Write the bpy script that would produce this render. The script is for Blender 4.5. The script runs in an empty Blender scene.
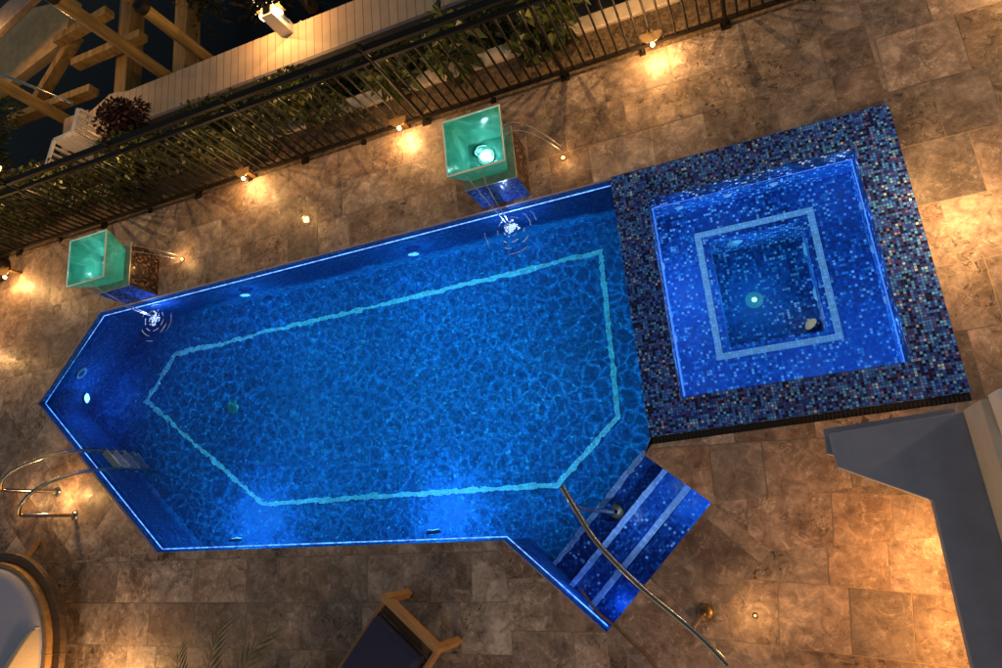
import bpy, bmesh, math, random
from mathutils import Vector, Matrix
R = random.Random(11)
S = bpy.context.scene
COL = S.collection
PI = math.pi

# ------------------------------------------------------------------ helpers
def tag(o, label=None, cat=None, group=None, kind=None):
    if label: o['label'] = label
    if cat: o['category'] = cat
    if group: o['group'] = group
    if kind: o['kind'] = kind
    return o

def empty(name, loc, label, cat, group=None, rz=0.0):
    o = bpy.data.objects.new(name, None); COL.objects.link(o)
    o.location = loc; o.rotation_euler = (0, 0, rz); o.empty_display_size = .1
    return tag(o, label, cat, group)

class MB:
    """collects shapes; build() links them as ONE mesh object with metric UVs"""
    def __init__(s): s.v = []; s.f = []; s.mi = []; s.sm = []; s.cur = 0
    def add(s, vs, fs, smooth=False):
        b = len(s.v); s.v += [tuple(v) for v in vs]
        for f in fs: s.f.append([b+i for i in f]); s.mi.append(s.cur); s.sm.append(smooth)
        return s
    def box(s, a, b, M=None):
        x0,y0,z0 = a; x1,y1,z1 = b
        vs = [Vector(p) for p in ((x0,y0,z0),(x1,y0,z0),(x1,y1,z0),(x0,y1,z0),(x0,y0,z1),(x1,y0,z1),(x1,y1,z1),(x0,y1,z1))]
        if M: vs = [M @ v for v in vs]
        return s.add(vs, [(3,2,1,0),(4,5,6,7),(0,1,5,4),(1,2,6,5),(2,3,7,6),(3,0,4,7)])
    def bar(s, p, q, w, h, up=(0,0,1)):
        p = Vector(p); q = Vector(q); d = (q-p).normalized(); u = Vector(up)
        sd = d.cross(u)
        if sd.length < 1e-4: sd = d.cross(Vector((1,0,0)))
        sd.normalize(); u = sd.cross(d).normalized(); vs = []
        for e in (p, q):
            for a, b in ((-1,-1),(1,-1),(1,1),(-1,1)): vs.append(e + sd*(a*w/2) + u*(b*h/2))
        return s.add(vs, [(0,1,2,3),(7,6,5,4),(4,5,1,0),(5,6,2,1),(6,7,3,2),(7,4,0,3)])
    def tube(s, pts, r, n=10, caps=True):
        pts = [Vector(p) for p in pts]; rs = r if isinstance(r, (list,tuple)) else [r]*len(pts)
        vs = []; fs = []; prev = None
        for i, p in enumerate(pts):
            d = (pts[min(i+1,len(pts)-1)] - pts[max(i-1,0)]).normalized()
            if prev is None:
                a = d.cross(Vector((0,0,1)))
                if a.length < 1e-3: a = d.cross(Vector((1,0,0)))
            else: a = prev - d*prev.dot(d)
            a.normalize(); prev = a; b = d.cross(a)
            for k in range(n):
                t = 2*PI*k/n; vs.append(p + (a*math.cos(t)+b*math.sin(t))*rs[i])
        for i in range(len(pts)-1):
            for k in range(n):
                k2 = (k+1) % n; fs.append((i*n+k, i*n+k2, (i+1)*n+k2, (i+1)*n+k))
        s.add(vs, fs, True)
        if caps:
            m = len(pts)-1
            s.add([vs[k] for k in range(n)], [tuple(range(n-1,-1,-1))]); s.add([vs[m*n+k] for k in range(n)], [tuple(range(n))])
        return s
    def lathe(s, prof, c=(0,0,0), n=24, M=None):
        vs = []; fs = []
        for r, z in prof:
            for k in range(n):
                t = 2*PI*k/n; v = Vector((r*math.cos(t), r*math.sin(t), z))
                if M: v = M @ v
                vs.append(v + Vector(c))
        for i in range(len(prof)-1):
            for k in range(n):
                k2 = (k+1) % n; fs.append((i*n+k, i*n+k2, (i+1)*n+k2, (i+1)*n+k))
        return s.add(vs, fs, True)
    def prism(s, poly, z0, z1):
        n = len(poly); vs = [(x,y,z0) for x,y in poly] + [(x,y,z1) for x,y in poly]
        return s.add(vs, [tuple(range(n-1,-1,-1)), tuple(range(n,2*n))] + [(i,(i+1)%n,n+(i+1)%n,n+i) for i in range(n)])
    def build(s, name, mats, parent=None, bevel=0, rot=0.0, origin=None):
        me = bpy.data.meshes.new(name)
        off = Vector(origin) if origin else Vector((0,0,0))
        me.from_pydata([Vector(v)-off for v in s.v], [], s.f)
        for m in (mats if isinstance(mats, (list,tuple)) else [mats]): me.materials.append(m)
        me.polygons.foreach_set('material_index', s.mi); me.polygons.foreach_set('use_smooth', s.sm)
        uv = me.uv_layers.new(name='UVMap'); c, sn = math.cos(rot), math.sin(rot)
        for p in me.polygons:
            n = p.normal
            if abs(n.z) > .7:
                for li in p.loop_indices:
                    v = me.vertices[me.loops[li].vertex_index].co + off
                    uv.data[li].uv = (v.x*c + v.y*sn, -v.x*sn + v.y*c)
            else:
                t = Vector((-n.y, n.x, 0)).normalized()
                for li in p.loop_indices:
                    v = me.vertices[me.loops[li].vertex_index].co + off
                    uv.data[li].uv = (v.dot(t), v.z)
        o = bpy.data.objects.new(name, me); COL.objects.link(o); o.location = off
        if parent:
            o.parent = parent
        if bevel:
            b = o.modifiers.new('bevel', 'BEVEL'); b.width = bevel; b.segments = 2; b.limit_method = 'ANGLE'
        return o

def dup_tree(o, parent=None):
    c = o.copy(); COL.objects.link(c); c.parent = parent
    for ch in list(o.children): dup_tree(ch, c)
    return c

def curve_pts(pts, n=8):
    """Catmull-Rom through points"""
    P = [Vector(p) for p in pts]; out = []
    for i in range(len(P)-1):
        a, b, c, d = P[max(i-1,0)], P[i], P[i+1], P[min(i+2,len(P)-1)]
        for k in range(n):
            t = k/n
            out.append(.5*((2*b)+(c-a)*t+(2*a-5*b+4*c-d)*t*t+(3*b-a-3*c+d)*t**3))
    out.append(P[-1]); return out

# ------------------------------------------------------------------ materials
def mat(name):
    m = bpy.data.materials.new(name); m.use_nodes = True
    nt = m.node_tree; b = nt.nodes['Principled BSDF']; return m, nt, b
def N(nt, t, **kw):
    n = nt.nodes.new(t)
    for k, v in kw.items():
        if k in n.inputs: n.inputs[k].default_value = v
        else: setattr(n, k, v)
    return n
def L(nt, a, b): nt.links.new(a, b)
def ramp(nt, fac, stops, interp='LINEAR'):
    r = nt.nodes.new('ShaderNodeValToRGB'); r.color_ramp.interpolation = interp
    e = r.color_ramp.elements
    while len(e) < len(stops): e.new(.5)
    for el, (p, c) in zip(e, stops): el.position = p; el.color = (*c, 1)
    if fac is not None: L(nt, fac, r.inputs[0])
    return r
def mth(nt, op, a=None, b=None, c=None):
    n = nt.nodes.new('ShaderNodeMath'); n.operation = op
    for i, x in enumerate((a, b, c)):
        if x is None: continue
        if isinstance(x, (int, float)): n.inputs[i].default_value = x
        else: L(nt, x, n.inputs[i])
    return n.outputs[0]
def vmt(nt, op, a=None, b=None, out=0):
    n = nt.nodes.new('ShaderNodeVectorMath'); n.operation = op
    for i, x in enumerate((a, b)):
        if x is None: continue
        if isinstance(x, tuple): n.inputs[i].default_value = x
        elif isinstance(x, (int, float)): n.inputs['Scale'].default_value = x
        else: L(nt, x, n.inputs[i])
    return n.outputs[out]
def mix(nt, fac, a, b, blend='MIX'):
    n = nt.nodes.new('ShaderNodeMix'); n.data_type = 'RGBA'; n.blend_type = blend
    for s, x in ((n.inputs[0], fac), (n.inputs[6], a), (n.inputs[7], b)):
        if isinstance(x, (int, float)): s.default_value = x
        elif isinstance(x, tuple): s.default_value = (*x, 1) if len(x) == 3 else x
        else: L(nt, x, s)
    return n.outputs[2]

def simple(name, col, rough=.5, metal=0.0, nscale=0, namt=.25, bump=0, **kw):
    m, nt, b = mat(name)
    b.inputs['Roughness'].default_value = rough; b.inputs['Metallic'].default_value = metal
    if nscale:
        tc = N(nt, 'ShaderNodeTexCoord'); nz = N(nt, 'ShaderNodeTexNoise', Scale=nscale, Detail=6.0, Roughness=.62)
        L(nt, tc.outputs['Object'], nz.inputs['Vector'])
        lo = tuple(c*(1-namt) for c in col); hi = tuple(min(1, c*(1+namt)) for c in col)
        r = ramp(nt, nz.outputs['Fac'], [(.3, lo), (.7, hi)]); L(nt, r.outputs[0], b.inputs['Base Color'])
        rr = N(nt, 'ShaderNodeMapRange'); L(nt, nz.outputs['Fac'], rr.inputs[0])
        rr.inputs[3].default_value = max(.02, rough-.12); rr.inputs[4].default_value = min(1, rough+.12)
        L(nt, rr.outputs[0], b.inputs['Roughness'])
        if bump:
            bp = N(nt, 'ShaderNodeBump', Strength=bump, Distance=.01); L(nt, nz.outputs['Fac'], bp.inputs['Height']); L(nt, bp.outputs[0], b.inputs['Normal'])
    else: b.inputs['Base Color'].default_value = (*col, 1)
    for k, v in kw.items(): b.inputs[k].default_value = v
    return m

def emit(name, col, st):
    m, nt, b = mat(name); b.inputs['Base Color'].default_value = (col[0]*.4, col[1]*.4, col[2]*.4, 1)
    b.inputs['Emission Color'].default_value = (*col, 1); b.inputs['Emission Strength'].default_value = st
    return m

def mosaic(name, stops, size=.03, grout=(.02,.02,.03), rough=.22, tilt=.10, gw=.07):
    m, nt, b = mat(name)
    uv = N(nt, 'ShaderNodeUVMap')
    sc = vmt(nt, 'SCALE', uv.outputs[0], 1/size)
    cell = vmt(nt, 'FLOOR', sc); fr = vmt(nt, 'FRACTION', sc)
    wn = N(nt, 'ShaderNodeTexWhiteNoise'); wn.noise_dimensions = '2D'; L(nt, cell, wn.inputs['Vector'])
    r = ramp(nt, wn.outputs['Value'], stops, 'CONSTANT')
    # slight value jitter per tile
    sp = N(nt, 'ShaderNodeSeparateColor'); L(nt, wn.outputs['Color'], sp.inputs[0])
    j = N(nt, 'ShaderNodeMapRange'); L(nt, sp.outputs[1], j.inputs[0]); j.inputs[3].default_value = .7; j.inputs[4].default_value = 1.25
    hs = N(nt, 'ShaderNodeHueSaturation'); L(nt, r.outputs[0], hs.inputs['Color']); L(nt, j.outputs[0], hs.inputs['Value'])
    s2 = N(nt, 'ShaderNodeSeparateXYZ'); L(nt, fr, s2.inputs[0])
    dx = mth(nt, 'ABSOLUTE', mth(nt, 'SUBTRACT', s2.outputs[0], .5)); dy = mth(nt, 'ABSOLUTE', mth(nt, 'SUBTRACT', s2.outputs[1], .5))
    g = mth(nt, 'GREATER_THAN', mth(nt, 'MAXIMUM', dx, dy), .5-gw)
    L(nt, mix(nt, g, hs.outputs[0], grout), b.inputs['Base Color'])
    rg = mth(nt, 'MULTIPLY_ADD', g, .5, rough); L(nt, rg, b.inputs['Roughness'])
    ge = N(nt, 'ShaderNodeNewGeometry')
    off = vmt(nt, 'SCALE', vmt(nt, 'SUBTRACT', wn.outputs['Color'], (.5,.5,.5)), tilt)
    L(nt, vmt(nt, 'NORMALIZE', vmt(nt, 'ADD', ge.outputs['Normal'], off)), b.inputs['Normal'])
    b.inputs['IOR'].default_value = 1.5
    if name in ('spa_mosaic','pool_mosaic','step_mosaic','white_mosaic','nosing_mosaic','lane_mosaic'): b.inputs['Specular IOR Level'].default_value = .08   # under water: little index contrast
    return m

def travertine():
    m, nt, b = mat('travertine')
    at = N(nt, 'ShaderNodeAttribute', attribute_name='pv')
    ge = N(nt, 'ShaderNodeNewGeometry')
    p = vmt(nt, 'ADD', ge.outputs['Position'], vmt(nt, 'SCALE', at.outputs['Color'], 37.0))
    def noise(sc, det, ro, di, vec=p):
        n = N(nt, 'ShaderNodeTexNoise', Scale=sc, Detail=det, Roughness=ro, Distortion=di); L(nt, vec, n.inputs['Vector']); return n
    def mr(x, a, b_, c, d_):
        n = N(nt, 'ShaderNodeMapRange'); L(nt, x, n.inputs[0])
        for k, v in zip((1,2,3,4), (a,b_,c,d_)): n.inputs[k].default_value = v
        return n.outputs[0]
    big = noise(2.2, 6, .6, .8); mid = noise(7.5, 7, .62, 1.1); fine = noise(26, 5, .65, .6)
    base = ramp(nt, big.outputs['Fac'], [(.30, (.15,.092,.067)), (.46, (.235,.160,.118)), (.58, (.31,.220,.166)), (.74, (.42,.305,.245))])
    blot = ramp(nt, mid.outputs['Fac'], [(.30, (.38,.34,.31)), (.43, (.78,.76,.74)), (.54, (1.0,1.0,1.0)), (.64, (1.35,1.32,1.27)), (.72, (1.65,1.6,1.54))])
    c = mix(nt, .85, base.outputs[0], blot.outputs[0], 'MULTIPLY')
    # pale curved shell veins: thin level lines of a warped noise
    vn = noise(4.2, 3, .5, 2.2)
    ridge = mth(nt, 'ABSOLUTE', mth(nt, 'SUBTRACT', vn.outputs['Fac'], .5))
    vein = mth(nt, 'MULTIPLY', mr(ridge, 0, .022, 1, 0), mr(mid.outputs['Fac'], .40, .58, 0, .6))
    c = mix(nt, vein, c, (.56,.45,.35))
    vn2 = noise(8.5, 4, .55, 2.6)
    ridge2 = mth(nt, 'ABSOLUTE', mth(nt, 'SUBTRACT', vn2.outputs['Fac'], .52))
    crack = mth(nt, 'MULTIPLY', mr(ridge2, 0, .018, 1, 0), mr(big.outputs['Fac'], .62, .42, 0, .9))
    c = mix(nt, crack, c, (.06,.038,.026))
    # clustered dark pits, much stronger on some pavers
    pit = noise(13, 5, .62, 1.6)
    sp = N(nt, 'ShaderNodeSeparateColor'); L(nt, at.outputs['Color'], sp.inputs[0])
    pm = mth(nt, 'MULTIPLY', mr(pit.outputs['Fac'], .565, .60, 0, 1), mth(nt, 'MULTIPLY', mr(sp.outputs[2], .3, .75, .12, 1.0), mr(big.outputs['Fac'], .60, .46, 0, 1)))
    c = mix(nt, pm, c, (.055,.036,.025))
    c = mix(nt, .35, c, ramp(nt, fine.outputs['Fac'], [(.32,(.45,.44,.43)),(.52,(1,1,1)),(.7,(1.4,1.38,1.35))]).outputs[0], 'MULTIPLY')
    hs = N(nt, 'ShaderNodeHueSaturation'); L(nt, c, hs.inputs['Color'])
    L(nt, mr(sp.outputs[0], 0, 1, .68, 1.36), hs.inputs['Value']); L(nt, mr(sp.outputs[1], 0, 1, .62, 1.0), hs.inputs['Saturation'])
    L(nt, hs.outputs[0], b.inputs['Base Color'])
    L(nt, mr(mid.outputs['Fac'], .3, .7, .62, .34), b.inputs['Roughness'])
    hgt = mth(nt, 'ADD', mth(nt, 'MULTIPLY', mid.outputs['Fac'], .8), mth(nt, 'ADD', mth(nt, 'MULTIPLY', pm, -.5), mth(nt, 'MULTIPLY', crack, -.3)))
    bp = N(nt, 'ShaderNodeBump', Strength=.3, Distance=.012); L(nt, hgt, bp.inputs['Height']); L(nt, bp.outputs[0], b.inputs['Normal'])
    return m

def water_mat(name, bumps, tint=(.92,.97,1.0)):
    m, nt, b = mat(name)
    b.inputs['Base Color'].default_value = (*tint, 1); b.inputs['Roughness'].default_value = 0.0
    b.inputs['IOR'].default_value = 1.33; b.inputs['Transmission Weight'].default_value = 1.0
    ge = N(nt, 'ShaderNodeNewGeometry'); h = None
    for sc, am, ds in bumps:
        nz = N(nt, 'ShaderNodeTexNoise', Scale=sc, Detail=1.5, Roughness=.45, Distortion=ds); L(nt, ge.outputs['Position'], nz.inputs['Vector'])
        v = mth(nt, 'MULTIPLY', nz.outputs['Fac'], am); h = v if h is None else mth(nt, 'ADD', h, v)
    bp = N(nt, 'ShaderNodeBump', Strength=1.0, Distance=1.0); L(nt, h, bp.inputs['Height']); L(nt, bp.outputs[0], b.inputs['Normal'])
    return m

def wood_mat(name, a, bb, rough=.5, sc=1.0, axis=0):
    m, nt, b = mat(name)
    tc = N(nt, 'ShaderNodeTexCoord'); mp = N(nt, 'ShaderNodeMapping'); L(nt, tc.outputs['Object'], mp.inputs[0])
    s = [22*sc]*3; s[axis] = 1.6*sc; mp.inputs['Scale'].default_value = s
    nz = N(nt, 'ShaderNodeTexNoise', Scale=1.0, Detail=7.0, Roughness=.6, Distortion=.6); L(nt, mp.outputs[0], nz.inputs['Vector'])
    r = ramp(nt, nz.outputs['Fac'], [(.3, a), (.7, bb)]); L(nt, r.outputs[0], b.inputs['Base Color'])
    b.inputs['Roughness'].default_value = rough
    bp = N(nt, 'ShaderNodeBump', Strength=.3, Distance=.006); L(nt, nz.outputs['Fac'], bp.inputs['Height']); L(nt, bp.outputs[0], b.inputs['Normal'])
    return m

def leaf_mat(name, a, bb):
    m, nt, b = mat(name)
    oi = N(nt, 'ShaderNodeNewGeometry')
    r = ramp(nt, oi.outputs['Random Per Island'], [(0, a), (1, bb)]); L(nt, r.outputs[0], b.inputs['Base Color'])
    b.inputs['Roughness'].default_value = .38
    tr = N(nt, 'ShaderNodeBsdfTranslucent'); L(nt, r.outputs[0], tr.inputs[0])
    ms = N(nt, 'ShaderNodeMixShader', Fac=.25); L(nt, b.outputs[0], ms.inputs[1]); L(nt, tr.outputs[0], ms.inputs[2])
    L(nt, ms.outputs[0], nt.nodes['Material Output'].inputs[0])
    return m

def basin_glass():
    m, nt, b = mat('teal_glass')
    b.inputs['Base Color'].default_value = (.16,.62,.55,1); b.inputs['Roughness'].default_value = .12
    b.inputs['Transmission Weight'].default_value = .25; b.inputs['IOR'].default_value = 1.45
    tc = N(nt, 'ShaderNodeTexCoord'); nz = N(nt, 'ShaderNodeTexNoise', Scale=6.0, Detail=5.0, Distortion=1.5); L(nt, tc.outputs['Object'], nz.inputs['Vector'])
    bp = N(nt, 'ShaderNodeBump', Strength=.35, Distance=.03); L(nt, nz.outputs['Fac'], bp.inputs['Height']); L(nt, bp.outputs[0], b.inputs['Normal'])
    r = ramp(nt, nz.outputs['Fac'], [(.32, (.045,.30,.27)), (.5,(.12,.50,.45)), (.68, (.34,.80,.72))]); L(nt, r.outputs[0], b.inputs['Base Color'])  # mottled tones painted in place of reflections in the glass
    tr = N(nt, 'ShaderNodeBsdfTranslucent'); tr.inputs[0].default_value = (.20,.80,.70,1)
    ms = N(nt, 'ShaderNodeMixShader', Fac=.45); L(nt, b.outputs[0], ms.inputs[1]); L(nt, tr.outputs[0], ms.inputs[2])
    L(nt, ms.outputs[0], nt.nodes['Material Output'].inputs[0])
    return m

M = {}
M['trav'] = travertine()
M['grout'] = simple('grout', (.38,.295,.22), .8, nscale=20)
M['coping_edge'] = simple('coping_edge', (.30,.24,.19), .6, nscale=9)
POOLST = [(0,(.012,.075,.27)),(.25,(.015,.10,.33)),(.55,(.02,.125,.38)),(.80,(.03,.155,.43)),(.97,(.07,.25,.52))]
M['pool_tile'] = mosaic('pool_mosaic', POOLST, .026, (.02,.07,.2), .5, .05)
M['lane'] = mosaic('lane_mosaic', [(0,(.50,.66,.86)),(.5,(.56,.72,.90))], .026, (.08,.3,.38), .25, .04, .05)
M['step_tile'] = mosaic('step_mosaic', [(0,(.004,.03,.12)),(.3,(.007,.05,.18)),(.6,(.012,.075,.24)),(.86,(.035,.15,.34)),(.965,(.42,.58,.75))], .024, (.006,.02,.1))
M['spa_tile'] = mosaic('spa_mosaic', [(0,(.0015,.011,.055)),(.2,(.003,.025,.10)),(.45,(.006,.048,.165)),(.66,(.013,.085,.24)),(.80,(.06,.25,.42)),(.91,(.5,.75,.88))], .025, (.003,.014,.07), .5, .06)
M['rim_tile'] = mosaic('spa_rim_mosaic', [(0,(.007,.010,.08)),(.20,(.015,.055,.38)),(.40,(.035,.15,.76)),(.60,(.05,.25,.90)),(.78,(.07,.065,.30)),(.85,(.09,.40,.90)),(.94,(.20,.18,.42)),(.97,(.36,.52,.72))], .023, (.007,.007,.035), .2, .22, .09)
M['brown_tile'] = mosaic('brown_mosaic', [(0,(.012,.008,.01)),(.4,(.04,.022,.02)),(.7,(.10,.05,.035)),(.9,(.22,.12,.08))], .026, (.01,.008,.008), .2, .2)
M['blue_tile'] = mosaic('blue_mosaic', [(0,(.01,.03,.2)),(.3,(.02,.07,.4)),(.7,(.04,.14,.55))], .026, (.006,.01,.06))
M['white_line'] = mosaic('white_mosaic', [(0,(.76,.88,.90)),(.5,(.84,.92,.93)),(.8,(.68,.82,.87))], .03, (.4,.52,.58), .25, .04, .05)
M['nosing'] = mosaic('nosing_mosaic', [(0,(.46,.48,.60)),(.5,(.56,.58,.70))], .03, (.3,.32,.42), .3, .04, .05)
M['water'] = water_mat('pool_water', [(4.0, .0125, .6), (11.0, .0040, .3)])
M['spawater'] = water_mat('spa_water', [(3.0, .006, .3)])
M['basinwater'] = water_mat('basin_water', [(14.0,.010,.8),(30.0,.003,.3)])
M['canal'] = simple('canal_water', (.003,.006,.011), .25, nscale=1.5, bump=.3, **{'Specular IOR Level': .12})
M['steel'] = simple('brushed_steel', (.40,.36,.31), .24, 1.0, nscale=30, namt=.12)
M['tread'] = simple('tread_steel', (.75,.72,.66), .35, .7, nscale=20)
M['plate'] = simple('steel_plate', (.34,.32,.28), .35, .6, nscale=12)
M['black'] = simple('black_powder_coat', (.008,.006,.005), .6, .0, nscale=40, **{'Specular IOR Level': .2})
M['bronze'] = simple('bronze_fitting', (.20,.12,.05), .35, .8, nscale=20)
M['white'] = simple('white_paint', (.72,.70,.68), .5, nscale=6, namt=.08)
M['render'] = simple('grey_render', (.23,.255,.345), .75, nscale=7, namt=.10, bump=.12)
M['render_pale'] = simple('pale_render', (.52,.47,.41), .7, nscale=5, namt=.07)
M['board'] = None
M['teak'] = wood_mat('teak_wood', (.30,.15,.05), (.50,.28,.10), .45)
M['teaky'] = wood_mat('teak_wood_across', (.22,.11,.045), (.40,.21,.08), .45, axis=1)
M['darkwood'] = wood_mat('dark_wood', (.07,.04,.02), (.14,.08,.04), .5)
M['pilewood'] = wood_mat('weathered_pile', (.09,.055,.018), (.30,.20,.065), .7, .6, 2)
M['beamwood'] = wood_mat('weathered_beam', (.13,.075,.025), (.38,.24,.08), .7, .6, 1)
M['navy'] = simple('navy_fabric', (.012,.015,.055), .85, nscale=60, namt=.3, bump=.15)
M['lilac'] = simple('pale_fabric', (.42,.40,.50), .9, nscale=50, namt=.08, bump=.1)
M['cream'] = simple('cream_fabric', (.62,.50,.36), .85, nscale=50, namt=.1, bump=.1)
M['mulch'] = simple('mulch', (.11,.075,.045), .95, nscale=28, namt=.8, bump=.9)
M['soil'] = simple('soil', (.03,.022,.015), .95, nscale=14, namt=.6, bump=.6)
M['kerb'] = simple('kerb_concrete', (.55,.46,.37), .8, nscale=14, namt=.15)
M['leafA'] = leaf_mat('hedge_leaf', (.018,.030,.006), (.075,.085,.016))
M['leafB'] = leaf_mat('broad_leaf', (.02,.035,.01), (.09,.11,.03))
M['leafR'] = leaf_mat('burgundy_leaf', (.018,.007,.006), (.055,.018,.014))
M['leafP'] = leaf_mat('palm_leaf', (.07,.085,.02), (.16,.17,.05))
M['leafT'] = leaf_mat('tree_leaf', (.015,.02,.008), (.06,.05,.02))
M['bark'] = simple('bark', (.06,.04,.025), .9, nscale=12, bump=.5)
M['teal'] = basin_glass()
M['jet'] = simple('water_jet', (.85,.9,.95), .1, **{'Transmission Weight': .7, 'IOR': 1.33})
M['foam_glint'] = simple('foam_glint', (.8,.85,.92), .5, **{'Transmission Weight': .2})
M['hood'] = simple('amber_hood', (.10,.065,.03), .5, .2, nscale=15)
M['warm'] = emit('warm_lens', (1,.55,.18), 5)
M['warm2'] = emit('warm_bulb', (1,.66,.30), 20)
M['led'] = emit('blue_led', (.06,.24,1.0), 2.1)
def led_mat():
    m, nt, b = mat('blue_led'); ge = N(nt, 'ShaderNodeNewGeometry')
    nz = N(nt, 'ShaderNodeTexNoise', Scale=22.0, Detail=1.0); L(nt, ge.outputs['Position'], nz.inputs['Vector'])
    r = N(nt, 'ShaderNodeMapRange'); L(nt, nz.outputs['Fac'], r.inputs[0])
    for k, v in zip((1,2,3,4), (.38,.62,.9,3.4)): r.inputs[k].default_value = v
    b.inputs['Emission Color'].default_value = (.03,.24,1,1); L(nt, r.outputs[0], b.inputs['Emission Strength']); return m
M['led'] = led_mat()
M['spaled'] = emit('spa_led', (.05,.20,1.0), 1.3)
M['tiplens'] = emit('tip_lens', (.12,.42,1.0), 5)
M['poollens'] = emit('pool_lens', (.07,.34,1.0), 2.2)
M['teallens'] = emit('teal_lens', (.55,.95,.85), 4)
M['spalens'] = emit('spa_lens', (.35,.9,1.0), 1.6)
M['fitting'] = simple('white_fitting', (.6,.68,.72), .3)
M['tealfit'] = simple('teal_fitting', (.30,.62,.58), .25)
M['bluefit'] = simple('blue_fitting', (.06,.18,.36), .3)
M['slot'] = simple('dark_grate', (.02,.016,.013), .6, .2, nscale=40)
M['strand'] = simple('brown_strand', (.10,.06,.035), .4)

def board_mat():
    m, nt, b = mat('ivory_boards')
    ge = N(nt, 'ShaderNodeNewGeometry'); s = N(nt, 'ShaderNodeSeparateXYZ'); L(nt, ge.outputs['Position'], s.inputs[0])
    x = mth(nt, 'DIVIDE', s.outputs[0], .125); fl = mth(nt, 'FLOOR', x); fr = mth(nt, 'FRACT', x)
    gap = mth(nt, 'LESS_THAN', fr, .09)
    wn = N(nt, 'ShaderNodeTexWhiteNoise'); wn.noise_dimensions = '1D'; L(nt, fl, wn.inputs['W'])
    r = ramp(nt, wn.outputs['Value'], [(0, (.52,.36,.23)), (1, (.62,.44,.29))])
    nz = N(nt, 'ShaderNodeTexNoise', Scale=5.0, Detail=5.0); L(nt, ge.outputs['Position'], nz.inputs['Vector'])
    c = mix(nt, .25, r.outputs[0], ramp(nt, nz.outputs['Fac'], [(.3,(.3,.24,.19)),(.7,(.6,.5,.4))]).outputs[0])
    L(nt, mix(nt, gap, c, (.22,.155,.11)), b.inputs['Base Color']); b.inputs['Roughness'].default_value = .6
    bp = N(nt, 'ShaderNodeBump', Strength=.5, Distance=.01); L(nt, mth(nt, 'SUBTRACT', 1.0, gap), bp.inputs['Height']); L(nt, bp.outputs[0], b.inputs['Normal'])
    return m
M['board'] = board_mat()

# ------------------------------------------------------------------ lamps
def point(name, loc, power, col=(1,.56,.20), r=0.0, parent=None):
    d = bpy.data.lights.new(name, 'POINT'); d.energy = power; d.color = col; d.shadow_soft_size = r
    o = bpy.data.objects.new(name, d); COL.objects.link(o); o.location = loc
    if parent: o.parent = parent
    return o
def spot(name, loc, tgt, power, ang, col, r=.03, blend=.6, parent=None):
    d = bpy.data.lights.new(name, 'SPOT'); d.energy = power; d.color = col; d.shadow_soft_size = r
    d.spot_size = math.radians(ang); d.spot_blend = blend
    o = bpy.data.objects.new(name, d); COL.objects.link(o); o.location = loc
    v = Vector(tgt)-Vector(loc); o.rotation_euler = v.to_track_quat('-Z','Y').to_euler()
    if parent: o.parent = parent
    return o

# ------------------------------------------------------------------ layout (metres; deck top z = 0)
NW=(-7.46,3.20); W_=(-8.40,2.20); SW=(-6.36,.25); S_=(-2.37,.02); SE=(-1.55,-.77); E_=(-.56,.15); NN=(-1.03,.59); BL=(-.96,.73); TL=(-.96,3.16)
SX0,SX1,SY0,SY1 = -.96,1.38,.73,3.16
ZW = -.13; ZF = -1.10; ZSW = -.20
FENCE_Y = 4.39

# ---- paving: every paver a face of one sheet, cut to the edges of the pool
def clip(poly, region):
    out = poly
    n = len(region)
    for i in range(n):
        a, b = region[i], region[(i+1) % n]; inp = out; out = []
        side = lambda p: (b[0]-a[0])*(p[1]-a[1]) - (b[1]-a[1])*(p[0]-a[0])
        for k in range(len(inp)):
            p, q = inp[k], inp[(k+1) % len(inp)]; sp, sq = side(p), side(q)
            if sp >= 0: out.append(p)
            if (sp >= 0) != (sq >= 0):
                t = sp/(sp-sq); out.append((p[0]+(q[0]-p[0])*t, p[1]+(q[1]-p[1])*t))
        if len(out) < 3: return []
    return out

regions = [
 ([(-7.46,3.20),(-.96,3.16),(1.38,3.16),(1.38,4.36),(-7.46,4.36)], 0, .40),
 ([(1.38,.67),(4.5,.67),(4.5,4.36),(1.38,4.36)], 0, .52),
 ([(-13,2.2),(-8.4,2.2),(-7.46,3.2),(-7.46,4.36),(-13,4.36)], .0, .42),
 ([(-13,.25),(-6.36,.25),(-8.4,2.2),(-13,2.2)], math.radians(-43.7), .42),
 ([(-13,-4.5),(-2.37,-4.5),(-2.37,.02),(-6.36,.25),(-13,.25)], math.radians(-3.3), .42),
 ([(-2.37,-4.5),(-1.55,-4.5),(-1.55,-.77),(-2.37,.02)], math.radians(-3.3), .42),
 ([(-1.55,-.77),(-1.18,-1.17),(-.19,-.25),(-.56,.15)], math.radians(42.9), .55),
 ([(-1.55,-4.5),(-1.18,-4.5),(-1.18,-1.17),(-1.55,-.77)], math.radians(-9), .46),
 ([(-1.18,-4.5),(4.5,-4.5),(4.5,-.25),(-.19,-.25),(-1.18,-1.17)], math.radians(-9), .46),
 ([(-.19,-.25),(4.5,-.25),(4.5,.15),(-.56,.15)], math.radians(-9), .46),
 ([(-.56,.15),(4.5,.15),(4.5,.67),(-.96,.67),(-1.03,.59)], math.radians(-4), .46),
]
mb = MB(); cols = []
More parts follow.
